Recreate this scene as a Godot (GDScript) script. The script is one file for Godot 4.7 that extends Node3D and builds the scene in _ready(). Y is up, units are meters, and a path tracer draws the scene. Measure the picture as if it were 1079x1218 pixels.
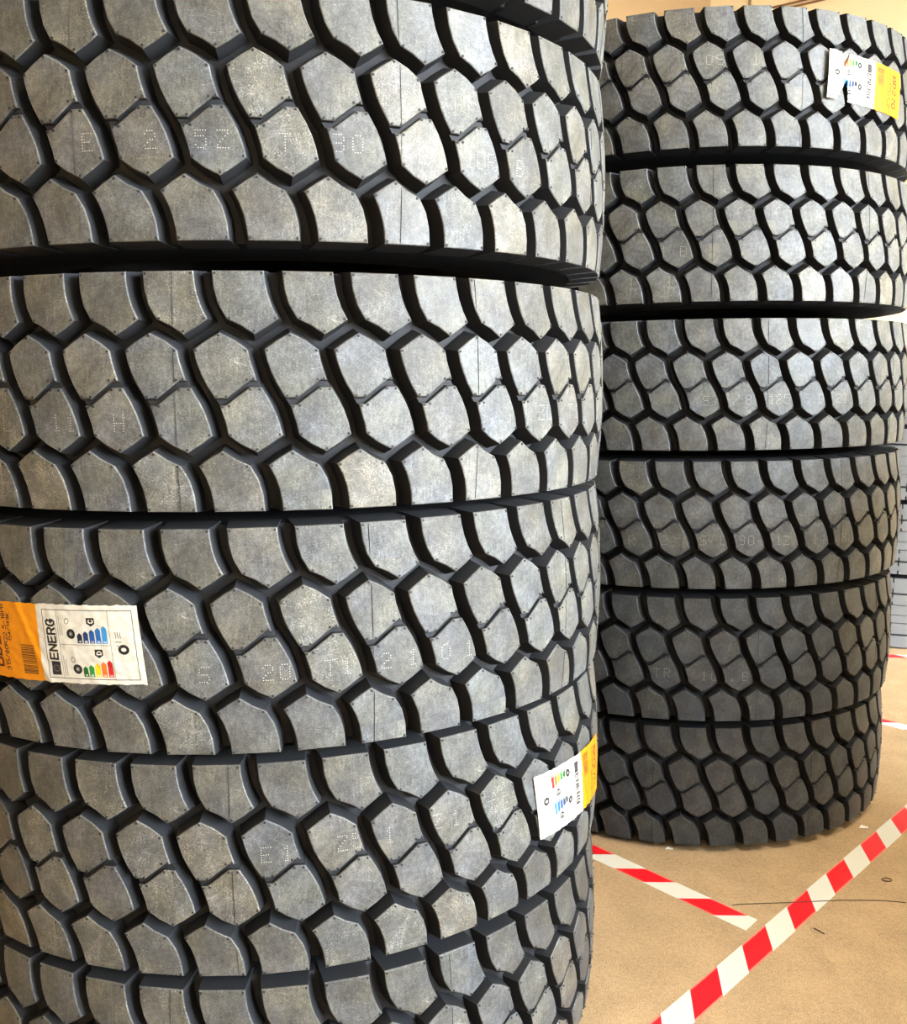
extends Node3D
# Two stacks of new lorry tyres in a tyre store, red and white tape on the concrete floor.

# ---------------------------------------------------------------- light and lens, tune here
const EXPOSURE := 1.0
const PANEL_ENERGY := 10.0

const R0 := 535.0            # tread radius in mm where the block rows meet
const N := 42                # tread pitches around one tyre
const CROWN := 0.00042       # drop of the tread towards the shoulders, mm per mm^2
const TURN := -0.7262        # the hall stands turned against the camera
const ALONG := Vector3(0.7478, 0, 0.6639)
const BACK := Vector3(-0.6639, 0, 0.7478)

var rng := RandomNumberGenerator.new()
var M := {}
var V := PackedVector3Array()
var NN := PackedVector3Array()
var UV := PackedVector2Array()
var names := {}

# ================================================================ small helpers
func numbered(called: String) -> String:
	var k: int = names.get(called, 0)
	names[called] = k + 1
	return called if k == 0 else "%s_%03d" % [called, k]

func tag(o: Node, label: String, category: String, group := "") -> void:
	o.set_meta("label", label)
	o.set_meta("category", category)
	if group != "":
		o.set_meta("group", group)

func clear() -> void:
	V = PackedVector3Array()
	NN = PackedVector3Array()
	UV = PackedVector2Array()

func tri(a: Vector3, b: Vector3, c: Vector3, na: Vector3, nb: Vector3, nc: Vector3, ua := Vector2.ZERO, ub := Vector2.ZERO, uc := Vector2.ZERO) -> void:
	var g := (b - a).cross(c - a)
	if g.length_squared() < 1e-18:
		return
	if g.dot(na + nb + nc) > 0.0:
		V.append(a); V.append(c); V.append(b)
		NN.append(na); NN.append(nc); NN.append(nb)
		UV.append(ua); UV.append(uc); UV.append(ub)
	else:
		V.append(a); V.append(b); V.append(c)
		NN.append(na); NN.append(nb); NN.append(nc)
		UV.append(ua); UV.append(ub); UV.append(uc)

func flat_quad(a: Vector3, b: Vector3, c: Vector3, d: Vector3, n: Vector3) -> void:
	tri(a, b, c, n, n, n)
	tri(a, c, d, n, n, n)

func box(center: Vector3, size: Vector3, turn := Basis()) -> void:
	var h := size * 0.5
	for s in [-1.0, 1.0]:
		for ax in 3:
			var n := Vector3.ZERO
			n[ax] = s
			var e1 := Vector3.ZERO
			e1[(ax + 1) % 3] = h[(ax + 1) % 3]
			var e2 := Vector3.ZERO
			e2[(ax + 2) % 3] = h[(ax + 2) % 3]
			var c := n * h[ax]
			flat_quad(center + turn * (c - e1 - e2), center + turn * (c + e1 - e2), center + turn * (c + e1 + e2), center + turn * (c - e1 + e2), turn * n)

func tube(path: PackedVector3Array, radius: float, sides := 6) -> void:
	for i in path.size() - 1:
		var d := (path[i + 1] - path[i]).normalized()
		var x := d.cross(Vector3.UP if absf(d.y) < 0.9 else Vector3.RIGHT).normalized()
		var y := d.cross(x)
		for k in sides:
			var a := TAU * k / sides
			var b := TAU * (k + 1) / sides
			var na := x * cos(a) + y * sin(a)
			var nb := x * cos(b) + y * sin(b)
			tri(path[i] + na * radius, path[i + 1] + na * radius, path[i + 1] + nb * radius, na, na, nb)
			tri(path[i] + na * radius, path[i + 1] + nb * radius, path[i] + nb * radius, na, nb, nb)

func surface(mesh: ArrayMesh, mat: Material) -> ArrayMesh:
	var a := []
	a.resize(Mesh.ARRAY_MAX)
	a[Mesh.ARRAY_VERTEX] = V
	a[Mesh.ARRAY_NORMAL] = NN
	a[Mesh.ARRAY_TEX_UV] = UV
	mesh.add_surface_from_arrays(Mesh.PRIMITIVE_TRIANGLES, a)
	mesh.surface_set_material(mesh.get_surface_count() - 1, mat)
	clear()
	return mesh

func put(called: String, mesh: Mesh, parent: Node = null, mat: Material = null) -> MeshInstance3D:
	var o := MeshInstance3D.new()
	o.mesh = mesh
	if mat:
		o.material_override = mat
	if parent:
		o.name = called
		parent.add_child(o, true)
	else:
		o.name = numbered(called)
		add_child(o, true)
	return o

func struct(called: String, mesh: Mesh, at := Vector3.ZERO, turn := 0.0) -> MeshInstance3D:
	var o := put(called, mesh)
	o.position = at
	o.rotation.y = turn
	o.set_meta("kind", "structure")
	return o

func hall(x: float, y: float, z: float) -> Vector3:
	return ALONG * x + BACK * z + Vector3(0, y, 0)

# ================================================================ materials
func plain(c: Color, rough: float, spec := 0.5) -> StandardMaterial3D:
	var m := StandardMaterial3D.new()
	m.albedo_color = c
	m.roughness = rough
	m.metallic_specular = spec
	return m

func noise(seed_: int, freq: float, oct := 4) -> FastNoiseLite:
	var n := FastNoiseLite.new()
	n.noise_type = FastNoiseLite.TYPE_SIMPLEX_SMOOTH
	n.seed = seed_
	n.frequency = freq
	n.fractal_octaves = oct
	return n

func rubber_image(seed_: int, size: int, scuff: float, dust: float) -> ImageTexture:
	# one tile is 300 mm: cloudy release film, fine grain, thin scratches, pale smears and dust grains
	var img := Image.create(size, size, true, Image.FORMAT_RGB8)
	var cloud := noise(seed_, 0.010, 3)
	var mid := noise(seed_ + 1, 0.06, 4)
	var grain := noise(seed_ + 5, 0.24, 3)
	var streak := noise(seed_ + 6, 0.09, 2)
	var patch := noise(seed_ + 3, 0.02, 3)
	var hue := noise(seed_ + 4, 0.008, 2)
	var lum := PackedFloat32Array()
	lum.resize(size * size)
	for y in size:
		for x in size:
			var g := grain.get_noise_2d(x, y)
			var p := patch.get_noise_2d(x, y)
			var l := 0.82 + 0.22 * cloud.get_noise_2d(x, y) + 0.16 * mid.get_noise_2d(x, y) + 0.26 * g
			l += 0.14 * streak.get_noise_2d(x * 1.4, y * 0.22) * clampf(p * 2.0 + 0.4, 0.0, 1.0)
			l += dust * clampf((g - 0.12) * 4.0, 0.0, 1.0) * clampf(p * 3.0 + 0.35, 0.0, 1.0)
			lum[y * size + x] = l
	var r := RandomNumberGenerator.new()
	r.seed = seed_ * 7
	# scratches: thin, slightly bent, mostly in small families
	for f in int(90 * scuff + 12):
		var o := Vector2(r.randf() * size, r.randf() * size)
		var a := r.randf() * TAU if r.randf() < 0.4 else r.randf_range(-0.5, 0.5)
		var strength := r.randf_range(0.06, 0.26) * (0.5 + scuff)
		for k in r.randi_range(1, 5):
			var q := o + Vector2(r.randfn(0, 9), r.randfn(0, 9))
			var b := a + r.randfn(0, 0.15)
			var n := r.randi_range(10, 60)
			for step in n:
				b += r.randfn(0, 0.03)
				q += Vector2(cos(b), sin(b))
				var ix := posmod(int(q.x), size)
				var iy := posmod(int(q.y), size)
				lum[iy * size + ix] += strength * sin(PI * step / n)
	for f in int(500 * dust + 60):
		var ix := r.randi() % size
		var iy := r.randi() % size
		lum[iy * size + ix] += r.randf_range(0.1, 0.5)
	for y in size:
		for x in size:
			var l := clampf(lum[y * size + x], 0.25, 1.6) * 0.62
			var w := hue.get_noise_2d(x, y) * 0.05 + dust * 0.05 + 0.012
			img.set_pixel(x, y, Color(clampf(l * (1.0 + w), 0, 1), clampf(l * (1.0 + w * 0.6), 0, 1), clampf(l * (1.0 - w), 0, 1)))
	img.generate_mipmaps()
	return ImageTexture.create_from_image(img)

func grain_normal(seed_: int, freq: float, size: int, strength: float) -> ImageTexture:
	var img := Image.create(size, size, false, Image.FORMAT_RGB8)
	var n := noise(seed_, freq, 3)
	for y in size:
		for x in size:
			var l := 0.5 + 0.45 * n.get_noise_2d(x, y)
			img.set_pixel(x, y, Color(l, l, l))
	img.bump_map_to_normal_map(strength)
	return ImageTexture.create_from_image(img)

func make_materials() -> void:
	var tex := [rubber_image(11, 512, 0.6, 0.08), rubber_image(83, 512, 0.8, 0.30), rubber_image(140, 512, 0.15, 0.02)]
	var bump := grain_normal(5, 0.22, 256, 1.6)
	var faces := []
	for i in 30:
		# 0..11 handled and scuffed, 12..17 dusty, 18..23 cleaner and toned darker for shade low in the stack, 24..29 half as much
		var k := 0 if i < 12 else (1 if i < 18 else (2 if i < 24 else 3))
		var tone: float = rng.randf_range(0.92, 1.06) * [0.505, 0.52, 0.40, 0.46][k]
		var warm: float = rng.randf_range(-0.012, 0.022) + [0.004, 0.022, -0.03, -0.006][k]
		var m := plain(Color(tone * (0.982 + warm), tone, tone * (0.995 - warm * 1.4)), rng.randf_range(0.54, 0.66), 0.42)
		m.albedo_texture = tex[[0, 1, 2, 0][k]]
		m.normal_enabled = true
		m.normal_texture = bump
		m.normal_scale = 0.12
		m.uv1_offset = Vector3(0.37 * i, 0.23 * i, 0)
		faces.append(m)
	M.faces = faces
	# rubber of flanks, grooves, side walls: unscuffed, and darkened to paint groove shade
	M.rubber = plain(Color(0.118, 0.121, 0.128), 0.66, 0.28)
	M.print = plain(Color(0.60, 0.595, 0.56), 0.85, 0.3)
	# floor: fine gritty tan concrete
	var img := Image.create(1024, 1024, true, Image.FORMAT_RGB8)
	var a := noise(3, 0.004, 4)
	var b := noise(4, 0.05, 4)
	var c := noise(6, 0.55, 2)
	var s := noise(9, 0.02, 3)
	for y in 1024:
		for x in 1024:
			var g := c.get_noise_2d(x, y)
			var l := 0.80 + 0.07 * a.get_noise_2d(x, y) + 0.05 * b.get_noise_2d(x, y) + 0.42 * g
			var k := absf(s.get_noise_2d(x * 0.6 + 300.0, y))
			if k < 0.012:
				l -= 0.05
			if g < -0.5:
				l -= 0.16
			l = clampf(l, 0.2, 1.0)
			img.set_pixel(x, y, Color(l, l * 0.985, l * 0.96))
	img.generate_mipmaps()
	M.floor = plain(Color(0.80, 0.69, 0.545), 0.85, 0.2)
	M.floor.albedo_texture = ImageTexture.create_from_image(img)
	M.floor.uv1_triplanar = true
	M.floor.uv1_world_triplanar = true
	M.floor.uv1_scale = Vector3(1.4, 1.4, 1.4)
	M.floor.normal_enabled = true
	M.floor.normal_texture = grain_normal(21, 0.6, 512, 2.0)
	M.floor.normal_scale = 0.25
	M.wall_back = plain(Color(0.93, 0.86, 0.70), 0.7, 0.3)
	M.wall_side = plain(Color(0.60, 0.50, 0.37), 0.7, 0.3)  # darker tan stands in for this wall turning from the light
	M.ceiling = plain(Color(0.85, 0.84, 0.82), 0.8, 0.3)
	M.conduit = plain(Color(0.50, 0.34, 0.22), 0.6)
	M.joint = plain(Color(0.60, 0.50, 0.36), 0.8)
	M.asphalt = plain(Color(0.42, 0.41, 0.40), 0.9, 0.2)
	M.tape_white = plain(Color(0.80, 0.80, 0.745), 0.5)
	M.tape_red = plain(Color(0.83, 0.045, 0.11), 0.5)
	M.tape_pink = plain(Color(0.86, 0.46, 0.38), 0.5)
	M.thread = plain(Color(0.24, 0.2, 0.15), 0.8)
	M.paper = plain(Color(0.88, 0.87, 0.83), 0.7)
	M.twig = plain(Color(0.35, 0.25, 0.15), 0.8)
	M.steel = plain(Color(0.75, 0.76, 0.77), 0.4)
	M.far_rubber = plain(Color(0.29, 0.285, 0.275), 0.65)
	M.glow = plain(Color(1, 1, 1), 0.6)
	M.glow.emission_enabled = true
	M.glow.emission = Color(1.0, 0.97, 0.92)
	M.glow.emission_energy_multiplier = 2.0

# ================================================================ tyre geometry, in mm along (u), across (v) and into the tread (d)
func crown(v: float) -> float:
	return R0 + CROWN * (67.0 * 67.0 - v * v)

func tread(u: float, v: float, d: float) -> Vector3:
	var r := (crown(v) - d) * 0.001
	var a := u / R0
	return Vector3(r * sin(a), v * 0.001, r * cos(a))

func dir3(u: float, nu: float, nv: float, nr: float) -> Vector3:
	var a := u / R0
	return (Vector3(cos(a), 0, -sin(a)) * nu + Vector3(0, nv, 0) + Vector3(sin(a), 0, cos(a)) * nr).normalized()

func edge_normals(p: PackedVector2Array) -> PackedVector2Array:
	var out := PackedVector2Array()
	for i in p.size():
		var e := (p[(i + 1) % p.size()] - p[i]).normalized()
		out.append(Vector2(e.y, -e.x))   # outward for a counter-clockwise outline
	return out

func offset(p: PackedVector2Array, dist: float) -> PackedVector2Array:
	var en := edge_normals(p)
	var out := PackedVector2Array()
	for i in p.size():
		var a := en[(i + p.size() - 1) % p.size()]
		var b := en[i]
		var m := (a + b) / maxf(0.45, 1.0 + a.dot(b))
		out.append(p[i] + m * dist)
	return out

var FV := PackedVector3Array()
var FN := PackedVector3Array()
var FU := PackedVector2Array()

func prism(outline: PackedVector2Array, top: float, depth: float, bevel: float, draft: float, buttress: bool, dark_top := false) -> void:
	# the scuffed top face goes to F*, bevels and flanks to V
	var p := outline
	if Geometry2D.is_polygon_clockwise(p):
		p.reverse()
	var n := p.size()
	var inner := offset(p, -bevel)
	var low := offset(p, draft)
	var en := edge_normals(p)
	var dep := PackedFloat32Array()
	for i in n:
		dep.append(depth)
		if buttress and absf(p[i].y) > 136.0:
			dep[i] = 46.0
			low[i] = Vector2(low[i].x, signf(p[i].y) * 141.5)
	var FV0 := FV.size()
	var keepV := V
	var keepN := NN
	var keepU := UV
	V = FV
	NN = FN
	UV = FU
	var t := Geometry2D.triangulate_polygon(inner)
	for i in range(0, t.size(), 3):
		var a := inner[t[i]]
		var b := inner[t[i + 1]]
		var c := inner[t[i + 2]]
		tri(tread(a.x, a.y, top), tread(b.x, b.y, top), tread(c.x, c.y, top), dir3(a.x, 0, 0, 1), dir3(b.x, 0, 0, 1), dir3(c.x, 0, 0, 1), a / 300.0, b / 300.0, c / 300.0)
	for i in n:
		var j := (i + 1) % n
		var na := en[i]
		var nb := en[i]
		var before := en[(i + n - 1) % n]
		var after := en[j]
		if before.dot(en[i]) > 0.86:
			na = (before + en[i]).normalized()
		if after.dot(en[i]) > 0.86:
			nb = (after + en[i]).normalized()
		var i0 := tread(inner[i].x, inner[i].y, top)
		var j0 := tread(inner[j].x, inner[j].y, top)
		var i1 := tread(p[i].x, p[i].y, top + bevel)
		var j1 := tread(p[j].x, p[j].y, top + bevel)
		var i2 := tread(low[i].x, low[i].y, dep[i])
		var j2 := tread(low[j].x, low[j].y, dep[j])
		var ri := dir3(p[i].x, na.x * 0.25, na.y * 0.25, 1)
		var rj := dir3(p[j].x, nb.x * 0.25, nb.y * 0.25, 1)
		var mi := dir3(p[i].x, na.x, na.y, 0.55)
		var mj := dir3(p[j].x, nb.x, nb.y, 0.55)
		var wi := dir3(p[i].x, na.x, na.y, 0.16)
		var wj := dir3(p[j].x, nb.x, nb.y, 0.16)
		tri(i0, j0, j1, ri, rj, mj, inner[i] / 300.0, inner[j] / 300.0, p[j] / 300.0)
		tri(i0, j1, i1, ri, mj, mi, inner[i] / 300.0, p[j] / 300.0, p[i] / 300.0)
		FV = V
		FN = NN
		FU = UV
		V = keepV
		NN = keepN
		UV = keepU
		tri(i1, j1, j2, wi, wj, wj)
		tri(i1, j2, i2, wi, wj, wi)
		keepV = V
		keepN = NN
		keepU = UV
		V = FV
		NN = FN
		UV = FU
	if dark_top:
		keepV.append_array(V.slice(FV0))
		keepN.append_array(NN.slice(FV0))
		keepU.append_array(UV.slice(FV0))
		FV = V.slice(0, FV0)
		FN = NN.slice(0, FV0)
		FU = UV.slice(0, FV0)
	else:
		FV = V
		FN = NN
		FU = UV
	V = keepV
	NN = keepN
	UV = keepU

func nub(u: float, v: float) -> void:
	# vent stub: a low six-sided pip of the dark rubber
	for k in 6:
		var a := TAU * k / 6.0
		var b := TAU * (k + 1) / 6.0
		var pa := Vector2(u + 1.6 * cos(a), v + 1.6 * sin(a))
		var pb := Vector2(u + 1.6 * cos(b), v + 1.6 * sin(b))
		var na := dir3(u, cos(a), sin(a), 0.3)
		var nb := dir3(u, cos(b), sin(b), 0.3)
		tri(tread(pa.x, pa.y, 0.2), tread(pb.x, pb.y, 0.2), tread(pb.x, pb.y, -0.9), na, nb, nb)
		tri(tread(pa.x, pa.y, 0.2), tread(pb.x, pb.y, -0.9), tread(pa.x, pa.y, -0.9), na, nb, na)
		tri(tread(pa.x, pa.y, -0.9), tread(pb.x, pb.y, -0.9), tread(u, v, -1.0), dir3(u, 0, 0, 1), dir3(u, 0, 0, 1), dir3(u, 0, 0, 1))

func flip(p: Array) -> PackedVector2Array:
	var out := PackedVector2Array()
	for q in p:
		out.append(-q)
	return out

var UPPER := [Vector2(-19.5, 68.5), Vector2(-34.8, 59.4), Vector2(-49.3, 49.2), Vector2(-46.6, 36.5), Vector2(-42, 22.5), Vector2(-36, 9.5), Vector2(-27.5, -5), Vector2(-26.6, -6.2), Vector2(-13.2, -6.4), Vector2(13.8, 14.0), Vector2(21.4, 14.2), Vector2(18.2, 25), Vector2(14.6, 37), Vector2(12.6, 48.9), Vector2(-2.0, 59.8)]
var SIPE := [Vector2(-28.0, -4.0), Vector2(-25, -1.0), Vector2(-13, -1.0), Vector2(12.0, 17.0), Vector2(20.0, 17.0), Vector2(28.0, 4.0), Vector2(25, 1.0), Vector2(13, 1.0), Vector2(-12.0, -17.0), Vector2(-20.0, -17.0)]
# the shoulder block, measured from its inner tip
var SHOULDER := [Vector2(0, 66), Vector2(14.4, 74.2), Vector2(28.0, 83.6), Vector2(21.2, 97), Vector2(16.4, 111), Vector2(13.6, 126), Vector2(12.7, 138), Vector2(-46.8, 138), Vector2(-45.2, 118), Vector2(-40.4, 100), Vector2(-31, 83.6), Vector2(-15.0, 76.2)]
const TIP := -60.0            # shoulder tip measured from the middle of the centre block

func block_mesh(which: int) -> ArrayMesh:
	clear()
	FV = PackedVector3Array()
	FN = PackedVector3Array()
	FU = PackedVector2Array()
	var pips := []
	if which == 0:
		prism(PackedVector2Array(UPPER), 0.0, 26.0, 1.4, 5.4, false)
		prism(flip(UPPER), 0.0, 26.0, 1.4, 5.4, false)
		for p in [Vector2(-20, 65), Vector2(-46, 48), Vector2(9.6, 48), Vector2(18, 16), Vector2(10.5, 15), Vector2(-24.4, -3.8), Vector2(-13.5, -4.0)]:
			pips.append(p)
			pips.append(-p)
	else:
		var pts := PackedVector2Array(SHOULDER) if which == 1 else flip(SHOULDER)
		prism(pts, 0.0, 26.0, 1.4, 5.4, true)
		for p in [Vector2(0, 70), Vector2(24, 84.3), Vector2(-27.5, 84.6), Vector2(10, 135), Vector2(-43.5, 135)]:
			pips.append(p if which == 1 else -p)
	for p in pips:
		nub(p.x, p.y)
	var mesh := ArrayMesh.new()
	var wv := V
	var wn := NN
	var wu := UV
	V = FV
	NN = FN
	UV = FU
	surface(mesh, M.faces[0])
	V = wv
	NN = wn
	UV = wu
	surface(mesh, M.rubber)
	if which == 0:
		# the floor of the shallow cross groove, in the rubber darkened for shade
		FV = PackedVector3Array()
		FN = PackedVector3Array()
		FU = PackedVector2Array()
		prism(PackedVector2Array(SIPE), 6.0, 26.0, 0.2, 4.0, false, true)
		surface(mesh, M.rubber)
	return mesh

func lathe(profile: Array, segs: int) -> void:
	# profile: [radius mm, height mm], closed; outward normals from the order (counter-clockwise in r, y)
	var n := profile.size()
	for i in n:
		var a: Vector2 = profile[i]
		var b: Vector2 = profile[(i + 1) % n]
		var e := (b - a).normalized()
		var nr := Vector2(e.y, -e.x)
		var before := (a - (profile[(i + n - 1) % n] as Vector2)).normalized()
		var after := ((profile[(i + 2) % n] as Vector2) - b).normalized()
		var na := nr
		var nb := nr
		if before.dot(e) > 0.6:
			na = (nr + Vector2(before.y, -before.x)).normalized()
		if after.dot(e) > 0.6:
			nb = (nr + Vector2(after.y, -after.x)).normalized()
		for k in segs:
			var t0 := TAU * k / segs
			var t1 := TAU * (k + 1) / segs
			var s0 := Vector3(sin(t0), 0, cos(t0))
			var s1 := Vector3(sin(t1), 0, cos(t1))
			var y := Vector3(0, 0.001, 0)
			tri(s0 * a.x * 0.001 + y * a.y, s1 * a.x * 0.001 + y * a.y, s1 * b.x * 0.001 + y * b.y, s0 * na.x + Vector3.UP * na.y, s1 * na.x + Vector3.UP * na.y, s1 * nb.x + Vector3.UP * nb.y)
			tri(s0 * a.x * 0.001 + y * a.y, s1 * b.x * 0.001 + y * b.y, s0 * b.x * 0.001 + y * b.y, s0 * na.x + Vector3.UP * na.y, s1 * nb.x + Vector3.UP * nb.y, s0 * nb.x + Vector3.UP * nb.y)

func carcass_profile(groove: float) -> Array:
	var half := [Vector2(crown(0) - groove, 0), Vector2(crown(60) - groove, 60), Vector2(crown(110) - groove, 110), Vector2(crown(128) - groove - 2, 128), Vector2(R0 - 38, 138), Vector2(R0 - 55, 140.5), Vector2(R0 - 80, 141.8), Vector2(R0 - 115, 142.5), Vector2(R0 - 150, 141.5), Vector2(R0 - 190, 140), Vector2(R0 - 225, 126), Vector2(296, 118), Vector2(287, 112), Vector2(286, 92), Vector2(300, 92), Vector2(R0 - 200, 118), Vector2(R0 - 150, 128), Vector2(R0 - 100, 130), Vector2(R0 - 60, 122), Vector2(R0 - 42, 95), Vector2(R0 - 40, 0)]
	var out := []
	for i in range(half.size()):
		out.append(half[i])
	for i in range(half.size() - 2, 0, -1):
		out.append(Vector2(half[i].x, -half[i].y))
	return out

# ---------------------------------------------------------------- printing on the tread
var GLYPH := {
	"0": ["01110", "10001", "10001", "10001", "10001", "10001", "01110"],
	"1": ["00100", "01100", "00100", "00100", "00100", "00100", "01110"],
	"2": ["01110", "10001", "00001", "00110", "01000", "10000", "11111"],
	"3": ["11110", "00001", "00001", "01110", "00001", "00001", "11110"],
	"4": ["00010", "00110", "01010", "10010", "11111", "00010", "00010"],
	"5": ["11111", "10000", "11110", "00001", "00001", "10001", "01110"],
	"7": ["11111", "00001", "00010", "00100", "01000", "01000", "01000"],
	"8": ["01110", "10001", "10001", "01110", "10001", "10001", "01110"],
	"9": ["01110", "10001", "10001", "01111", "00001", "00001", "01110"],
	"B": ["11110", "10001", "10001", "11110", "10001", "10001", "11110"],
	"D": ["11110", "10001", "10001", "10001", "10001", "10001", "11110"],
	"E": ["11111", "10000", "10000", "11110", "10000", "10000", "11111"],
	"H": ["10001", "10001", "10001", "11111", "10001", "10001", "10001"],
	"I": ["01110", "00100", "00100", "00100", "00100", "00100", "01110"],
	"L": ["10000", "10000", "10000", "10000", "10000", "10000", "11111"],
	"M": ["10001", "11011", "10101", "10101", "10001", "10001", "10001"],
	"R": ["11110", "10001", "10001", "11110", "10100", "10010", "10001"],
	"S": ["01111", "10000", "10000", "01110", "00001", "00001", "11110"],
	"T": ["11111", "00100", "00100", "00100", "00100", "00100", "00100"],
	"Z": ["11111", "00001", "00010", "00100", "01000", "10000", "11111"],
	"/": ["00001", "00001", "00010", "00100", "01000", "10000", "10000"],
	"-": ["00000", "00000", "00000", "11111", "00000", "00000", "00000"],
	".": ["00000", "00000", "00000", "00000", "00000", "01100", "01100"]}

func on_block(u: float, v: float, phase_u: float) -> bool:
	# is (u, v) on the top face of some block?
	var p := TAU * R0 / N
	var w := fposmod(u - phase_u + p * 0.5, p) - p * 0.5
	for k in [-1, 0, 1]:
		var q := Vector2(w + k * p, v)
		if Geometry2D.is_point_in_polygon(q, offset_in(0)) or Geometry2D.is_point_in_polygon(q, offset_in(1)):
			return true
		if Geometry2D.is_point_in_polygon(q - Vector2(TIP, 0), offset_in(2)) or Geometry2D.is_point_in_polygon(q + Vector2(TIP, 0), offset_in(3)):
			return true
	return false

var _in := []
func offset_in(k: int) -> PackedVector2Array:
	if _in.is_empty():
		for p in [PackedVector2Array(UPPER), flip(UPPER), PackedVector2Array(SHOULDER), flip(SHOULDER)]:
			var q: PackedVector2Array = p
			if Geometry2D.is_polygon_clockwise(q):
				q.reverse()
			_in.append(offset(q, -1.6))
	return _in[k]

func dot_text(list: Array, phase_u: float, step: float) -> ArrayMesh:
	clear()
	for item in list:
		var rows: Array = GLYPH[item[0]]
		for r in 7:
			for c in 5:
				if rows[r][c] != "1":
					continue
				var u: float = item[1] + (c - 2) * step * 0.92
				var v: float = item[2] + (3 - r) * step
				if not on_block(u, v, phase_u):
					continue
				for k in 6:
					var a := TAU * k / 6.0
					var b := TAU * (k + 1) / 6.0
					var n := dir3(u, 0, 0, 1)
					tri(tread(u, v, -0.12), tread(u + 0.62 * cos(a), v + 0.62 * sin(a), -0.06), tread(u + 0.62 * cos(b), v + 0.62 * sin(b), -0.06), n, n, n)
	if V.is_empty():
		return null
	return surface(ArrayMesh.new(), M.print)

func seam_mesh(list: Array, phase_u: float) -> ArrayMesh:
	# mould parting lines: a fine fin of rubber across every block on the line
	clear()
	for u in list:
		var v := -136.0
		while v < 136.0:
			if on_block(u, v, phase_u) and on_block(u, v + 2.0, phase_u):
				var w := 0.33
				var l := dir3(u, -1, 0, 0.5)
				var r := dir3(u, 1, 0, 0.5)
				tri(tread(u - w, v, 0), tread(u - w, v + 2, 0), tread(u, v + 2, -0.55), l, l, l)
				tri(tread(u - w, v, 0), tread(u, v + 2, -0.55), tread(u, v, -0.55), l, l, l)
				tri(tread(u + w, v, 0), tread(u + w, v + 2, 0), tread(u, v + 2, -0.55), r, r, r)
				tri(tread(u + w, v, 0), tread(u, v + 2, -0.55), tread(u, v, -0.55), r, r, r)
			v += 2.0
	if V.is_empty():
		return null
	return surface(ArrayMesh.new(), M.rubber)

# ---------------------------------------------------------------- the stick-on label
var STROKE := {
	"A": [[0, 0, .5, 1, 1, 0], [.2, .35, .8, .35]], "B": [[0, 0, 0, 1, .7, 1, .9, .85, .9, .65, .7, .53, 0, .53], [.7, .53, 1, .4, 1, .15, .75, 0, 0, 0]],
	"C": [[1, .8, .75, 1, .25, 1, 0, .75, 0, .25, .25, 0, .75, 0, 1, .2]], "D": [[0, 0, 0, 1, .6, 1, 1, .7, 1, .3, .6, 0, 0, 0]],
	"E": [[1, 1, 0, 1, 0, 0, 1, 0], [0, .52, .85, .52]], "G": [[1, .8, .75, 1, .25, 1, 0, .75, 0, .25, .25, 0, .75, 0, 1, .2, 1, .48, .55, .48]],
	"K": [[0, 0, 0, 1], [1, 1, 0, .4], [.3, .6, 1, 0]], "N": [[0, 0, 0, 1, 1, 0, 1, 1]], "P": [[0, 0, 0, 1, .75, 1, 1, .85, 1, .6, .75, .45, 0, .45]],
	"R": [[0, 0, 0, 1, .75, 1, 1, .85, 1, .62, .75, .48, 0, .48], [.55, .48, 1, 0]], "0": [[.3, 0, 0, .3, 0, .7, .3, 1, .7, 1, 1, .7, 1, .3, .7, 0, .3, 0]],
	"1": [[.2, .8, .55, 1, .55, 0]], "2": [[0, .8, .3, 1, .7, 1, 1, .8, 1, .6, 0, 0, 1, 0]], "3": [[0, .9, .3, 1, .8, 1, 1, .75, .7, .53, 1, .3, .8, 0, .3, 0, 0, .1]],
	"4": [[.75, 0, .75, 1, 0, .3, 1, .3]], "5": [[1, 1, .1, 1, 0, .55, .6, .6, 1, .4, .9, .1, .6, 0, 0, .05]], "7": [[0, 1, 1, 1, .4, 0]],
	"8": [[.3, .53, 0, .75, .3, 1, .7, 1, 1, .75, .7, .53, .3, .53, 0, .28, .3, 0, .7, 0, 1, .28, .7, .53]], "9": [[.2, 0, .8, .1, 1, .5, 1, .8, .7, 1, .3, 1, 0, .75, .3, .5, 1, .6]],
	"/": [[0, 0, 1, 1]], "-": [[.1, .45, .9, .45]], ".": [[.4, 0, .5, .08]]}

func ink_line(img: Image, a: Vector2, b: Vector2, w: float, col: Color) -> void:
	var x0 := int(floor(minf(a.x, b.x) - w - 1))
	var x1 := int(ceil(maxf(a.x, b.x) + w + 1))
	var y0 := int(floor(minf(a.y, b.y) - w - 1))
	var y1 := int(ceil(maxf(a.y, b.y) + w + 1))
	for y in range(maxi(0, y0), mini(img.get_height() - 1, y1) + 1):
		for x in range(maxi(0, x0), mini(img.get_width() - 1, x1) + 1):
			var p := Vector2(x, y)
			var k := Geometry2D.get_closest_point_to_segment(p, a, b).distance_to(p)
			var t := clampf(w - k + 0.5, 0.0, 1.0)
			if t > 0.0:
				img.set_pixel(x, y, img.get_pixel(x, y).lerp(col, t))

func ink_poly(img: Image, pts: PackedVector2Array, col: Color) -> void:
	var lo := pts[0]
	var hi := pts[0]
	for p in pts:
		lo = lo.min(p)
		hi = hi.max(p)
	for y in range(maxi(0, int(lo.y)), mini(img.get_height() - 1, int(hi.y) + 1) + 1):
		for x in range(maxi(0, int(lo.x)), mini(img.get_width() - 1, int(hi.x) + 1) + 1):
			if Geometry2D.is_point_in_polygon(Vector2(x, y), pts):
				img.set_pixel(x, y, col)

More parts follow.
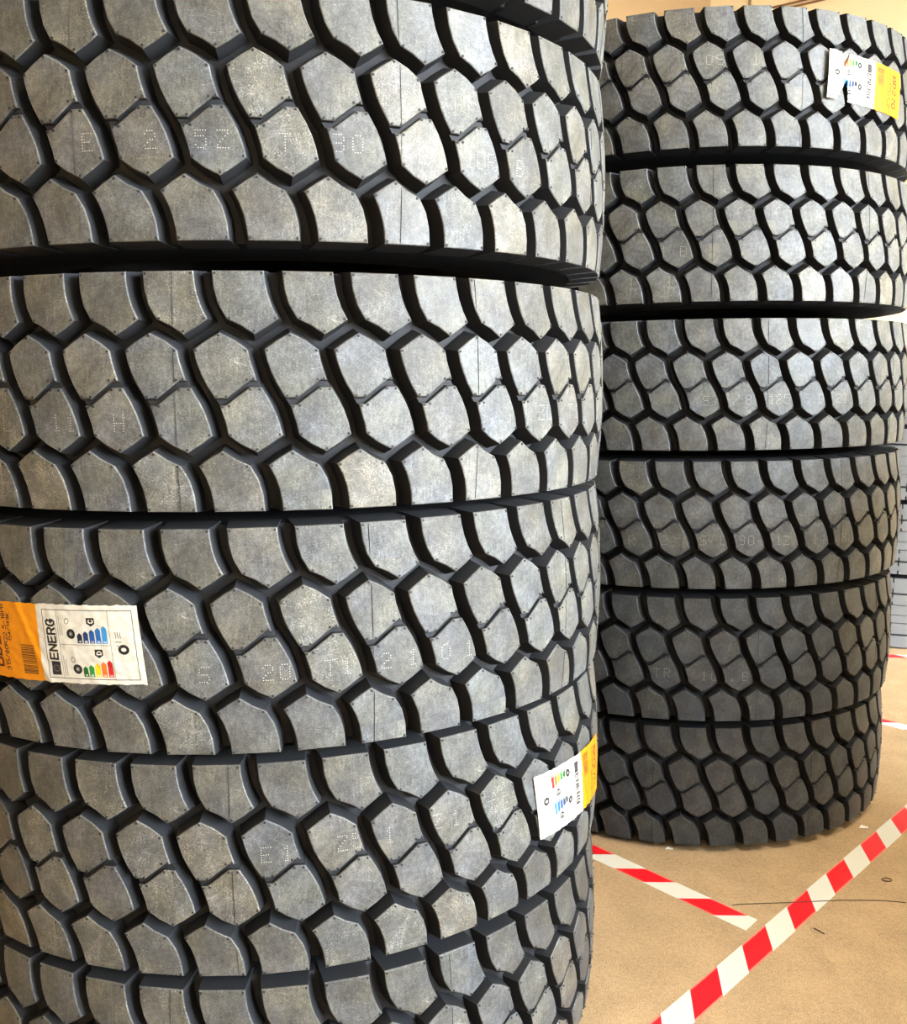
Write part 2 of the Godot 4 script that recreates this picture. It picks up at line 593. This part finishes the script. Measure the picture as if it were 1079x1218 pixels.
func ink_text(img: Image, txt: String, at: Vector2, size: float, w: float, col: Color) -> void:
	# runs up the image (read with the head tilted left): letters stand with their tops to the left
	var y := at.y
	for ch in txt:
		if STROKE.has(ch):
			for line in STROKE[ch]:
				for i in range(0, line.size() - 2, 2):
					var a := Vector2(at.x - line[i + 1] * size, y - line[i] * size * 0.62)
					var b := Vector2(at.x - line[i + 3] * size, y - line[i + 2] * size * 0.62)
					ink_line(img, a, b, w, col)
		y -= size * (0.9 if ch != "." and ch != "1" else 0.62)

func arrow(img: Image, x: float, y: float, w: float, h: float, col: Color) -> void:
	ink_poly(img, PackedVector2Array([Vector2(x, y), Vector2(x, y - h + w * 0.45), Vector2(x + w * 0.5, y - h), Vector2(x + w, y - h + w * 0.45), Vector2(x + w, y)]), col)

func ring(img: Image, c: Vector2, rx: float, ry: float, w: float, col: Color) -> void:
	for k in 20:
		var a := TAU * k / 20.0
		var b := TAU * (k + 1) / 20.0
		ink_line(img, c + Vector2(cos(a) * rx, sin(a) * ry), c + Vector2(cos(b) * rx, sin(b) * ry), w, col)

func label_texture() -> ImageTexture:
	# 250 x 97 mm at 4 pixels a millimetre: 1000 x 388; orange 0..432, white 432..1000
	var img := Image.create(1000, 388, true, Image.FORMAT_RGB8)
	img.fill(Color(0.93, 0.91, 0.85))
	var dark := Color(0.10, 0.09, 0.09)
	var ink := Color(0.36, 0.06, 0.05)
	img.fill_rect(Rect2i(0, 0, 432, 388), Color(0.98, 0.62, 0.03))
	# orange part
	ink_text(img, "BD270", Vector2(150, 330), 62, 6.0, ink)
	ink_text(img, "315/80R22.5-18PR", Vector2(205, 348), 25, 2.2, dark)
	ink_text(img, "154/149K", Vector2(238, 200), 22, 2.0, dark)
	var y := 210.0
	var r2 := RandomNumberGenerator.new()
	r2.seed = 5
	while y < 352.0:
		var t := r2.randf_range(1.2, 4.2)
		img.fill_rect(Rect2i(300, int(y), 96, int(ceil(t))), dark)
		y += t + r2.randf_range(2.5, 5.5)
	# white part: frame and cells
	var g := Color(0.35, 0.34, 0.33)
	var f := [Vector2(470, 26), Vector2(968, 26), Vector2(968, 364), Vector2(470, 364)]
	for i in 4:
		ink_line(img, f[i], f[(i + 1) % 4], 1.8, g)
	ink_line(img, Vector2(556, 26), Vector2(556, 364), 1.0, g)
	ink_line(img, Vector2(842, 26), Vector2(842, 364), 1.0, g)
	ink_line(img, Vector2(556, 195), Vector2(842, 195), 1.0, g)
	# ENERG with its bolt, the dark flag square
	ink_text(img, "ENERG", Vector2(535, 270), 46, 5.0, dark)
	ink_poly(img, PackedVector2Array([Vector2(494, 84), Vector2(512, 74), Vector2(512, 84), Vector2(532, 78), Vector2(514, 96), Vector2(514, 86)]), dark)
	img.fill_rect(Rect2i(490, 282, 52, 68), Color(0.16, 0.16, 0.19))
	for k in 12:
		var c := Vector2(516 + 15 * cos(TAU * k / 12.0), 316 + 15 * sin(TAU * k / 12.0))
		ink_line(img, c, c, 2.2, Color(0.62, 0.6, 0.55))
	# fine print
	for row in [[566, 250, 350], [566, 60, 150], [578, 90, 150], [578, 270, 350], [545, 100, 180]]:
		var q: float = row[1]
		while q < row[2]:
			var e := r2.randf_range(2.0, 7.0)
			ink_line(img, Vector2(row[0], q), Vector2(row[0], q + e), 1.5, g)
			q += e + 4.0
	# fuel row (colours) and wet row (blues), each with tyre sign and class arrow
	var warm := [Color(0.10, 0.42, 0.16), Color(0.20, 0.60, 0.22), Color(0.96, 0.80, 0.10), Color(0.93, 0.48, 0.14), Color(0.83, 0.13, 0.12)]
	var cool := [Color(0.08, 0.12, 0.22), Color(0.12, 0.22, 0.40), Color(0.10, 0.35, 0.62), Color(0.16, 0.45, 0.74), Color(0.25, 0.60, 0.85)]
	for k in 5:
		arrow(img, 672 + k * 34, 352, 27, 52 + k * 8, warm[k])
		arrow(img, 664 + k * 34, 186, 27, 50 + k * 9, cool[k])
		ink_text(img, "ABCDE"[k], Vector2(692 + k * 34, 348), 12, 1.4, Color(0.95, 0.95, 0.92))
		ink_text(img, "ABCDE"[k], Vector2(684 + k * 34, 182), 12, 1.4, Color(0.95, 0.95, 0.92))
	for c in [Vector2(640, 316), Vector2(630, 142)]:
		ring(img, c, 18, 17, 7.0, dark)
		ring(img, c, 8, 6, 2.0, g)
	ring(img, Vector2(622, 270), 11, 13, 1.5, g)
	ring(img, Vector2(612, 80), 11, 13, 1.5, g)
	for c in [[Vector2(752, 216), "D"], [Vector2(728, 62), "C"]]:
		ink_poly(img, PackedVector2Array([c[0] + Vector2(-2, 0), c[0] + Vector2(40, 0), c[0] + Vector2(40, 28), c[0] + Vector2(19, 42), c[0] + Vector2(-2, 28)]), dark)
		ink_text(img, c[1], c[0] + Vector2(31, 24), 22, 2.6, Color(0.95, 0.93, 0.88))
	# noise sign
	ring(img, Vector2(905, 215), 21, 17, 7.0, dark)
	for k in 3:
		ink_line(img, Vector2(872 + k * 12, 130), Vector2(872 + k * 12, 160), 1.5, g)
	ink_line(img, Vector2(868, 178), Vector2(898, 178), 1.8, g)
	ink_line(img, Vector2(872, 196), Vector2(890, 206), 1.8, g)
	img.generate_mipmaps()
	return ImageTexture.create_from_image(img)

func label_mesh(u0: float, v0: float, angle: float, shear: float, turned: bool, torn: bool, crease: int) -> ArrayMesh:
	# a film 250 x 97 mm stretched over the blocks, bent round the tyre, with creases; turned = upside down
	clear()
	var nx := 100
	var ny := 40
	var wave := noise(700 + crease, 0.03, 3)
	var spot := func(i: int, j: int, lift: float) -> Vector3:
		var s := 250.0 * i / nx
		var t := 97.0 * j / ny - 48.5
		if i == 0 or i == nx or j == 0 or j == ny:
			t += wave.get_noise_2d(s * 2.0, t * 7.0) * 1.6
		var x := 250.0 - s if turned else s
		var y := -t if turned else t
		var q := Vector2(x - y * shear, y).rotated(angle)
		var d := -1.6 - lift - 1.5 * absf(wave.get_noise_2d(s * 1.2, t * 1.2))
		d -= 1.2 * (1.0 - smoothstep(0.0, 9.0, absf(s - 96.0 + t * 0.45)))
		if torn and s > 185.0:
			d -= (s - 185.0) * 0.11
		return tread(u0 + q.x, v0 + q.y, d)
	var gone := func(i: int, j: int) -> bool:
		if not torn:
			return false
		var s := 250.0 * (i + 0.5) / nx
		var t := 97.0 * (j + 0.5) / ny - 48.5
		if turned:
			t = -t
		# a ragged V torn out of the lower edge, a notch in the upper one, the middle of the tear open
		if absf(s - 196.0 + t * 0.2) < clampf((-4.0 - t) * 0.42, 0.0, 16.0) + 3.0 * wave.get_noise_2d(s * 4.0, t * 4.0) and t < 0.0:
			return true
		return absf(s - 203.0) < clampf((t - 22.0) * 0.5, 0.0, 14.0)
	var pts := []
	for i in nx + 1:
		for j in ny + 1:
			pts.append(spot.call(i, j, 0.0))
	var nrm := []
	for i in nx + 1:
		for j in ny + 1:
			var e1: Vector3 = pts[mini(i + 1, nx) * (ny + 1) + j] - pts[maxi(i - 1, 0) * (ny + 1) + j]
			var e2: Vector3 = pts[i * (ny + 1) + mini(j + 1, ny)] - pts[i * (ny + 1) + maxi(j - 1, 0)]
			var n := e1.cross(e2).normalized()
			var at: Vector3 = pts[i * (ny + 1) + j]
			nrm.append(n if n.dot(Vector3(at.x, 0, at.z)) > 0.0 else -n)
	for lay in 2:
		for i in nx:
			for j in ny:
				if gone.call(i, j):
					continue
				var k := [i * (ny + 1) + j, (i + 1) * (ny + 1) + j, (i + 1) * (ny + 1) + j + 1, i * (ny + 1) + j + 1]
				var p := []
				var n := []
				var f := []
				for c in 4:
					var side := 1.0 if lay == 0 else -1.0
					p.append(pts[k[c]] + (Vector3.ZERO if lay == 0 else nrm[k[c]] * -0.0003))
					n.append(nrm[k[c]] * side)
					f.append(Vector2(float(i + (1 if c in [1, 2] else 0)) / nx, 1.0 - float(j + (1 if c in [2, 3] else 0)) / ny))
				tri(p[0], p[1], p[2], n[0], n[1], n[2], f[0], f[1], f[2])
				tri(p[0], p[2], p[3], n[0], n[2], n[3], f[0], f[2], f[3])
	return surface(ArrayMesh.new(), M.label)

# ---------------------------------------------------------------- one tyre
var blocks := []
var carcass: ArrayMesh

func tyre(label: String, at: Vector3, phase: float, tilt_x: float, tilt_z: float, group: String, seams: Array, texts: Array, dusty: float, clean_shade: int) -> Node3D:
	var t := Node3D.new()
	t.name = numbered("truck_tyre")
	add_child(t)
	t.position = at
	t.rotation = Vector3(-tilt_z, 0, tilt_x)
	tag(t, label, "tyre", group)
	put("carcass", carcass, t)
	var p := TAU / N
	var first := phase + p * 0.25      # the middle of a centre block
	for k in N:
		for w in 3:
			var o := put("tread_block", blocks[w], t)
			o.rotation.y = first + k * p + (0.0 if w == 0 else (TIP / R0 if w == 1 else -TIP / R0))
			var v := rng.randi() % 12
			if rng.randf() < dusty * (1.7 if w == 2 else 0.8):
				v = 12 + rng.randi() % 6
			elif clean_shade > 0:
				v = (18 if clean_shade == 2 else 24) + rng.randi() % 6
			o.set_surface_override_material(0, M.faces[v])
	var s := seam_mesh(seams, first * R0)
	if s:
		put("parting_line", s, t).set_meta("kind", "stuff")
	var x := dot_text(texts, first * R0, 3.1)
	if x:
		put("dot_print", x, t).set_meta("kind", "stuff")
	return t

# ---------------------------------------------------------------- road tyre with straight ribs, in the far stack
func rib_tyre(label: String, at: Vector3, turn: float) -> void:
	var t := Node3D.new()
	t.name = numbered("ribbed_tyre")
	add_child(t)
	t.position = at
	t.rotation.y = turn
	tag(t, label, "tyre", "ribbed tyres in the far stack")
	put("carcass", M.rib_carcass, t)
	for k in M.ribs.size():
		put("tread_rib", M.ribs[k], t)

func make_ribs() -> void:
	clear()
	lathe(carcass_profile(12.0), 96)
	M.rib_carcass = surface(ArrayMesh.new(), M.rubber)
	M.ribs = []
	# upper and lower edge of each rib, mm from the middle
	var cuts := [[140, 82], [74, 34], [31.5, -6], [-8.5, -39], [-41.5, -85], [-93, -140]]
	for c in cuts:
		clear()
		var a: float = c[0]
		var b: float = c[1]
		var segs := 126
		var rad := func(v: float) -> float: return crown(v) * 0.001 + 0.004
		for k in segs:
			# short sipes notch the rib edges every third step
			var cut: bool = k % 6 == 0 and (M.ribs.size() in [0, 1, 4, 5])
			var t0 := TAU * k / segs
			var t1 := TAU * (k + (0.8 if cut else 1.0)) / segs
			var s0 := Vector3(sin(t0), 0, cos(t0))
			var s1 := Vector3(sin(t1), 0, cos(t1))
			var ra: float = rad.call(a)
			var rb: float = rad.call(b)
			var ya := Vector3(0, a * 0.001, 0)
			var yb := Vector3(0, b * 0.001, 0)
			var d := 0.014
			tri(s0 * ra + ya, s1 * ra + ya, s1 * rb + yb, s0, s1, s1)
			tri(s0 * ra + ya, s1 * rb + yb, s0 * rb + yb, s0, s1, s0)
			flat_quad(s0 * ra + ya, s1 * ra + ya, s1 * (ra - d) + ya, s0 * (ra - d) + ya, Vector3.UP)
			flat_quad(s0 * rb + yb, s1 * rb + yb, s1 * (rb - d) + yb, s0 * (rb - d) + yb, Vector3.DOWN)
			if cut:
				var t2 := TAU * (k + 1) / segs
				var s2 := Vector3(sin(t2), 0, cos(t2))
				flat_quad(s1 * ra + ya, s1 * rb + yb, s1 * (rb - d) + yb, s1 * (ra - d) + ya, s1.cross(Vector3.UP) * -1.0)
				flat_quad(s2 * ra + ya, s2 * rb + yb, s2 * (rb - d) + yb, s2 * (ra - d) + ya, s2.cross(Vector3.UP))
				var m := 0.6
				var yc := ya.lerp(yb, 0.5)
				flat_quad(s1 * ra + ya.lerp(yc, m), s2 * ra + ya.lerp(yc, m), s2 * rb + yb.lerp(yc, m), s1 * rb + yb.lerp(yc, m), s1)
		M.ribs.append(surface(ArrayMesh.new(), M.far_rubber))

# ---------------------------------------------------------------- floor tape
func tape(label: String, a: Vector2, dir: Vector2, width: float, cuts: Array, shear: float, first_red: bool, end_cut: float, lift: float) -> void:
	# a: point on the upper-left edge line, dir along, cuts: stripe boundaries along that edge
	var o := Node3D.new()
	o.name = numbered("floor_tape")
	add_child(o)
	o.position = Vector3(a.x, 0, a.y)
	tag(o, label, "tape", "red and white tape on the floor")
	var side := Vector2(-dir.y, dir.x)
	var P := func(s: float, w: float, h: float) -> Vector3:
		var q := dir * s + side * w
		return Vector3(q.x, h, q.y)
	var red := first_red
	for i in cuts.size() - 1:
		var s0: float = cuts[i]
		var s1: float = cuts[i + 1]
		var e0 := shear
		var e1 := shear
		if i == cuts.size() - 2 and end_cut > -9.0:
			e1 = end_cut
		for band in ([[0.0, 0.065, 1], [0.065, 0.935, 0], [0.935, 1.0, 1]] if red else [[0.0, 1.0, 0]]):
			clear()
			var t := lift + 0.0004
			var b0: float = band[0]
			var b1: float = band[1]
			var c := [P.call(s0 + e0 * b0, width * b0, t), P.call(s1 + e1 * b0, width * b0, t), P.call(s1 + e1 * b1, width * b1, t), P.call(s0 + e0 * b1, width * b1, t)]
			flat_quad(c[0], c[1], c[2], c[3], Vector3.UP)
			for k in 4:
				var p0: Vector3 = c[k]
				var p1: Vector3 = c[(k + 1) % 4]
				var n := (p1 - p0).cross(Vector3.UP).normalized()
				flat_quad(p0, p1, p1 - Vector3(0, 0.0004, 0), p0 - Vector3(0, 0.0004, 0), n)
			var m: Material = M.tape_white
			var nm := "white_stripe"
			if red:
				m = M.tape_red if band[2] == 0 else M.tape_pink
				nm = "red_stripe" if band[2] == 0 else "stripe_margin"
			put(nm, surface(ArrayMesh.new(), m), o)
		red = not red

# ---------------------------------------------------------------- panel lamp, added out of view
func panel_light(x: float, y: float, z: float, w: float, l: float, energy: float, label: String) -> void:
	var o := Node3D.new()
	o.name = numbered("added_lamp")
	add_child(o)
	o.position = hall(x, y, z)
	o.rotation.y = TURN
	tag(o, label, "lamp", "added panel lamps out of view")
	clear()
	box(Vector3(0, 0.05, 0), Vector3(w + 0.06, 0.08, l + 0.06))
	put("housing", surface(ArrayMesh.new(), M.steel), o)
	clear()
	box(Vector3(0, 0.0, 0), Vector3(w, 0.012, l))
	put("diffuser", surface(ArrayMesh.new(), M.glow), o)
	for s in [-1.0, 1.0]:
		clear()
		tube(PackedVector3Array([Vector3(0, 0.09, s * l * 0.4), Vector3(0, 4.99 - y, s * l * 0.4)]), 0.006)
		put("hanger", surface(ArrayMesh.new(), M.steel), o)
	var a := AreaLight3D.new()
	a.name = "light"
	a.area_size = Vector2(w, l)
	a.light_energy = energy
	a.light_color = Color(1.0, 0.965, 0.91)
	a.area_range = 30.0
	a.shadow_enabled = true
	o.add_child(a)
	a.position = Vector3(0, -0.012, 0)
	a.rotation = Vector3(-PI / 2, 0, 0)

# ================================================================
func _ready() -> void:
	rng.seed = 2024
	# ---- camera
	var cam := Camera3D.new()
	cam.name = "camera"
	cam.fov = rad_to_deg(2.0 * atan(609.0 / 1230.75))
	cam.position = Vector3(0, 1.0720, 0)
	cam.rotation = Vector3(-0.1334, 0, 0.0166)
	cam.near = 0.02
	cam.far = 200.0
	add_child(cam)
	cam.current = true
	# ---- sky and exposure
	var we := WorldEnvironment.new()
	we.name = "environment"
	var env := Environment.new()
	env.background_mode = Environment.BG_SKY
	var sky := Sky.new()
	var sm := ProceduralSkyMaterial.new()
	sm.sky_top_color = Color(0.74, 0.80, 0.87)
	sm.sky_horizon_color = Color(0.93, 0.94, 0.94)
	sm.ground_bottom_color = Color(0.36, 0.34, 0.31)
	sm.ground_horizon_color = Color(0.80, 0.82, 0.84)
	sm.sky_energy_multiplier = 8.0
	sky.sky_material = sm
	env.sky = sky
	env.tonemap_mode = Environment.TONE_MAPPER_LINEAR
	env.tonemap_exposure = EXPOSURE
	env.sdfgi_enabled = true
	env.ssao_enabled = true
	env.ssil_enabled = true
	we.environment = env
	add_child(we)

	make_materials()
	# ---- unseen panel lamps added to light the floor and stacks
	panel_light(0.5, 3.2, -1.3, 0.9, 1.5, PANEL_ENERGY, "added white panel lamp above the aisle between the stacks")
	panel_light(3.4, 3.2, -1.3, 0.9, 1.5, PANEL_ENERGY * 0.5, "added white panel lamp near the roller door opening")
	panel_light(1.6, 3.2, 2.4, 0.9, 1.5, PANEL_ENERGY * 0.5, "added white panel lamp behind the viewer")

	# ---- the hall
	clear()
	box(Vector3(0, -0.1, 0), Vector3(9.6 + 0.6, 0.2, 12.1))
	struct("floor", surface(ArrayMesh.new(), M.floor), hall(1.2, 0, -0.75), TURN)
	clear()
	box(Vector3(0, 0, 0), Vector3(10.2, 0.2, 12.1))
	struct("ceiling", surface(ArrayMesh.new(), M.ceiling), hall(1.2, 5.1, -0.75), TURN)
	var wb := Node3D.new()
	clear()
	box(Vector3.ZERO, Vector3(10.2, 5.0, 0.2))
	var back := struct("wall_back", surface(ArrayMesh.new(), M.wall_back), hall(1.2, 2.5, -6.6), TURN)
	wb.free()
	# joints of the wall panels and the two conduits that run along them
	for j in [-4.49, -3.3, -2.2, -1.1, 0.0, 1.1, 2.2, 3.3]:
		clear()
		box(Vector3(j, 0, 0.103), Vector3(0.02, 5.0, 0.006))
		put("panel_joint", surface(ArrayMesh.new(), M.joint), back)
	for y in [0.878, 0.902]:
		clear()
		tube(PackedVector3Array([Vector3(-4.36, y, 0.112), Vector3(4.7, y, 0.112)]), 0.006, 8)
		put("conduit", surface(ArrayMesh.new(), M.conduit), back)
	clear()
	box(Vector3.ZERO, Vector3(0.2, 5.0, 11.7))
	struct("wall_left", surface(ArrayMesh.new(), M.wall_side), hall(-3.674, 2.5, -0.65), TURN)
	clear()
	box(Vector3.ZERO, Vector3(10.2, 5.0, 0.2))
	struct("wall_front", surface(ArrayMesh.new(), M.wall_back), hall(1.2, 2.5, 5.2), TURN)
	clear()
	box(Vector3(0, 0, -5.175), Vector3(0.2, 5.0, 1.35))
	box(Vector3(0, 0, 3.175), Vector3(0.2, 5.0, 5.35))
	box(Vector3(0, 2.0, -2.0), Vector3(0.2, 1.0, 5.0))
	struct("wall_right", surface(ArrayMesh.new(), M.wall_back), hall(6.2, 2.5, -0.65), TURN)
	clear()
	box(Vector3.ZERO, Vector3(30, 0.2, 40))
	struct("ground_outside", surface(ArrayMesh.new(), M.asphalt), hall(21.3, -0.11, 0), TURN)

	# ---- tyres
	for w in 3:
		blocks.append(block_mesh(w))
	clear()
	lathe(carcass_profile(26.0), 126)
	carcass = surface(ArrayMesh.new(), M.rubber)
	M.label = plain(Color(0.68, 0.68, 0.68), 0.6, 0.3)
	M.label.albedo_texture = label_texture()

	var L := Vector3(-0.2951, 0.1471, -1.7275)
	var Q := Vector3(0.5939, 0.1471, -2.7338)
	var P := 0.3022
	var g1 := "tyres in the near stack"
	var g2 := "tyres in the second stack"
	tyre("topmost tyre of the near stack, cut off by the top of the picture", L + Vector3(-0.018, 5 * P - 0.002, 0.010), 0.102, 0.024, 0.007, g1, [-40.0, 333.0, 706.0], [], 0.1, 0)
	tyre("second tyre from the top of the near stack, large dotted figures on its blocks", L + Vector3(-0.0113, 4 * P - 0.0067, 0.0069), -0.0006, 0.0258, 0.0067, g1, [-126.0, 247.0, 620.0],
		[["E", -110, -30], ["2", -36, -30], ["5", 20, -30], ["Z", 44, -30], ["T", 112, -32], ["3", 172, -30], ["0", 194, -30], ["1", 252, -34], ["2", 276, -35], ["1", 340, -33], ["0", 357, -33], ["R", 374, -33], ["B", 424, -34]], 0.12, 0)
	tyre("third tyre of the near stack counted from the top, without a paper label", L + Vector3(-0.0034, 3 * P - 0.0137, 0.0039), 0.0557, 0.0223, 0.0083, g1, [-22.0, 351.0, -395.0],
		[["L", -248, -35], ["1", -172, -34], ["1", -152, -34], ["H", -90, -34], ["Z", 470, -30], ["L", 489, -30], ["T", 546, -30], ["1", 569, -30]], 0.15, 0)
	var td := tyre("tyre with an orange and white label at the left edge of the picture", L + Vector3(0.0039, 2 * P - 0.0071, -0.0016), 0.0682, 0.0339, 0.0061, g1, [-177.0, 200.0, 538.0],
		[["S", -3, -36], ["2", 72, -36], ["0", 92, -36], ["T", 146, -35], ["1", 167, -35], ["2", 216, -34], ["1", 252, -34], ["0", 298, -34], ["1", 334, -35]], 0.3, 0)
	put("paper_label", label_mesh(-326.0, -7.0, 0.03, 0.06, false, false, 1), td)
	var te := tyre("tyre with a slanting label near its right side, next to lowest of the near stack", L + Vector3(0.0108, P + 0.0050, -0.0093), 0.1159, 0.0386, 0.0013, g1, [20.0, -353.0],
		[["E", 62, 24], ["1", 88, 24], ["Z", 156, 28], ["5", 175, 29], ["1", 217, 28], ["Z", 284, 31], ["1", 312, 29], ["T", 372, 27], ["E", 398, 26]], 0.42, 0)
	put("paper_label", label_mesh(462.0, -5.0, -0.06, 0.22, true, false, 2), te)
	tyre("lowest tyre of the near stack, cut off by the bottom of the picture", L + Vector3(0.0155, 0.0110, -0.012), 0.108, 0.024, 0.0, g1, [680.0, 307.0, -66.0], [], 0.3, 0)

	var tr := tyre("topmost tyre of the second stack, with a torn orange and white label", Q + Vector3(-0.0223, 5 * P + 0.014, -0.0066), 0.0178, 0.0301, 0.0192, g2, [130.0, -243.0], [["0", -66, 32], ["3", -42, 31], ["1", 28, 30]], 0.05, 0)
	put("paper_label", label_mesh(184.0, 9.0, -0.05, 0.0, true, true, 3), tr)
	tyre("second tyre from the top of the second stack", Q + Vector3(-0.0122, 4 * P + 0.0042, 0.0111), 0.1387, 0.0284, 0.0158, g2, [-57.0, 316.0], [["1", -156, -34], ["B", -116, -35]], 0.08, 0)
	tyre("third tyre from the top of the second stack", Q + Vector3(0.0034, 3 * P - 0.0024, 0.0093), 0.0919, 0.0294, 0.0114, g2, [60.0, 433.0],
		[["S", -70, -32], ["7", -48, -31], ["/", -8, -31], ["8", 18, -31], [".", 40, -31], ["1", 68, -31], ["2", 84, -31], ["5", 102, -31], ["5", 150, -31], ["D", 184, -31], ["2", 232, -31], ["1", 250, -31]], 0.08, 0)
	tyre("third tyre from the floor in the second stack", Q + Vector3(0.0054, 2 * P + 0.0006, 0.0098), -0.0022, 0.0292, 0.0095, g2, [-110.0, 263.0],
		[["R", -216, -33], ["2", -146, -31], ["S", -64, -30], ["D", -22, -30], ["1", 2, -30], ["9", 18, -30], ["0", 38, -31], ["1", 100, -32], ["2", 118, -33], ["1", 190, -34], ["4", 210, -35], ["H", 272, -36]], 0.06, 1)
	tyre("next to lowest tyre of the second stack, dotted figures at its middle", Q + Vector3(0.0082, P + 0.0037, -0.0001), 0.1326, 0.0241, 0.0088, g2, [70.0, 443.0],
		[["T", -150, -30], ["R", -128, -29], ["1", -48, -33], ["0", -26, -33], [".", 14, -34], ["B", 42, -34]], 0.0, 2)
	tyre("lowest tyre of the second stack, standing on the tan floor", Q + Vector3(0.0165, 0.0044, -0.025), 0.1359, 0.0215, 0.0086, g2, [-150.0, 223.0], [], 0.0, 2)

	make_ribs()
	var far := Vector3(1.95, 0.148, -4.57)
	rib_tyre("ribbed tyre on the floor, lowest of the far stack behind", far, 0.2)
	rib_tyre("ribbed tyre second from the floor in the far stack behind", far + Vector3(0.01, 0.298, 0.006), 1.1)
	rib_tyre("ribbed tyre third from the floor in the far stack behind", far + Vector3(-0.004, 0.596, -0.004), 0.55)
	rib_tyre("ribbed tyre fourth from the floor in the far stack behind", far + Vector3(0.006, 0.894, 0.0), 1.6)

	# two unseen stacks added between door and tyres to shade the lower tyres
	var side1 := Vector3(2.05, 0.148, -1.45)
	var side2 := Vector3(2.35, 0.148, 0.05)
	for k in 4:
		rib_tyre(["ribbed tyre on the floor", "second ribbed tyre from the floor", "third ribbed tyre from the floor", "topmost ribbed tyre"][k] + " in the low stack added right of the picture for shade", side1 + Vector3(0.004 * (k % 2), 0.298 * k, 0.0), 0.4 * k)
	for k in 3:
		rib_tyre(["ribbed tyre on the floor", "middle ribbed tyre", "topmost ribbed tyre"][k] + " in the low stack added nearest the viewer for shade", side2 + Vector3(0.004 * (k % 2), 0.298 * k, 0.0), 0.3 * k)

	# ---- tape
	var d1 := Vector2(0.6690, -0.7433).normalized()
	var cuts := []
	for i in range(-5, 16):
		cuts.append(-0.591 + 0.0986 * i)
	tape("wide red and white tape slanting across the floor to the right edge", Vector2(0.7609, -2.0661), d1, 0.0535, cuts, -0.078, true, -99.0, 0.0009)
	var d2 := Vector2(0.6626, 0.7490).normalized()
	tape("short red and white tape ending with a slanting cut beside the wide tape", Vector2(0.5410, -2.0308), d2, 0.0545, [-0.685, -0.597, -0.509, -0.421, -0.333, -0.245, -0.157, -0.078, 0.012, 0.1, 0.1205], -0.047, true, 0.008, 0.0002)
	tape("red and white tape behind the second stack, nearest to it", Vector2(1.395, -3.180) - d2 * 1.0, d2, 0.054, [0.0, 0.09, 0.18, 0.27, 0.36, 0.45, 0.54, 0.63, 0.72, 0.81, 0.90, 1.035, 1.12, 1.21, 1.3, 1.39, 1.48], -0.05, true, -99.0, 0.0002)
	tape("red and white tape at the foot of the far stack", Vector2(1.30, -4.02), Vector2(0.995, 0.1).normalized(), 0.05, [0.0, 0.09, 0.18, 0.27, 0.36, 0.45, 0.54, 0.63, 0.72], 0.05, true, -99.0, 0.0002)

	# ---- bits on the floor
	clear()
	tube(PackedVector3Array([Vector3(0.585, 0.0012, -1.996), Vector3(0.60, 0.0022, -1.998), Vector3(0.69, 0.0026, -2.006), Vector3(0.743, 0.0026, -2.012), Vector3(0.816, 0.0026, -2.021), Vector3(0.904, 0.0018, -2.024), Vector3(0.95, 0.0011, -2.018)]), 0.0008, 5)
	tag(put("thread", surface(ArrayMesh.new(), M.thread)), "thin dark thread lying across the wide tape", "thread")
	for c in [[Vector3(1.005, 0.0, -2.382), "small torn white paper scrap beside the wide tape", 1.0], [Vector3(0.508, 0.0, -2.25), "small pale paper scrap beside the lowest tyre of the second stack", 0.8]]:
		clear()
		var last := Vector3.ZERO
		for k in 7:
			var a := TAU * k / 7.0
			var b := TAU * (k + 1) / 7.0
			var ra := (0.011 + 0.004 * sin(k * 2.7)) * float(c[2])
			var rb := (0.011 + 0.004 * sin(((k + 1) % 7) * 2.7)) * float(c[2])
			var pa := Vector3(cos(a) * ra, 0.0012 + 0.0012 * sin(k * 1.9), sin(a) * ra * 0.8)
			var pb := Vector3(cos(b) * rb, 0.0012 + 0.0012 * sin(((k + 1) % 7) * 1.9), sin(b) * rb * 0.8)
			tri(Vector3(0, 0.0022, 0), pa, pb, Vector3.UP, Vector3.UP, Vector3.UP)
			flat_quad(pa, pb, Vector3(pb.x, 0.0002, pb.z), Vector3(pa.x, 0.0002, pa.z), ((pa + pb) * Vector3(1, 0, 1)).normalized())
		var o := put("paper_scrap", surface(ArrayMesh.new(), M.paper))
		o.position = c[0]
		tag(o, c[1], "paper")
	clear()
	tube(PackedVector3Array([Vector3(-0.006, 0.0013, -0.010), Vector3(0.0, 0.002, 0.0), Vector3(0.007, 0.0013, 0.011)]), 0.0012, 6)
	var tw := put("twig", surface(ArrayMesh.new(), M.twig))
	tw.position = Vector3(0.729, 0.0, -1.901)
	tag(tw, "tiny brown twig on the floor right of the wide tape", "twig")
	clear()
	var loop := PackedVector3Array()
	for k in 13:
		loop.append(Vector3(0.010 * cos(TAU * k / 12.0), 0.0013 + 0.0004 * (k % 2), 0.007 * sin(TAU * k / 12.0)))
	tube(loop, 0.0012, 6)
	var lp := put("rubber_loop", surface(ArrayMesh.new(), M.twig))
	lp.position = Vector3(0.951, 0.0, -2.115)
	tag(lp, "tiny dark loop of rubber on the floor near the right edge", "rubber")
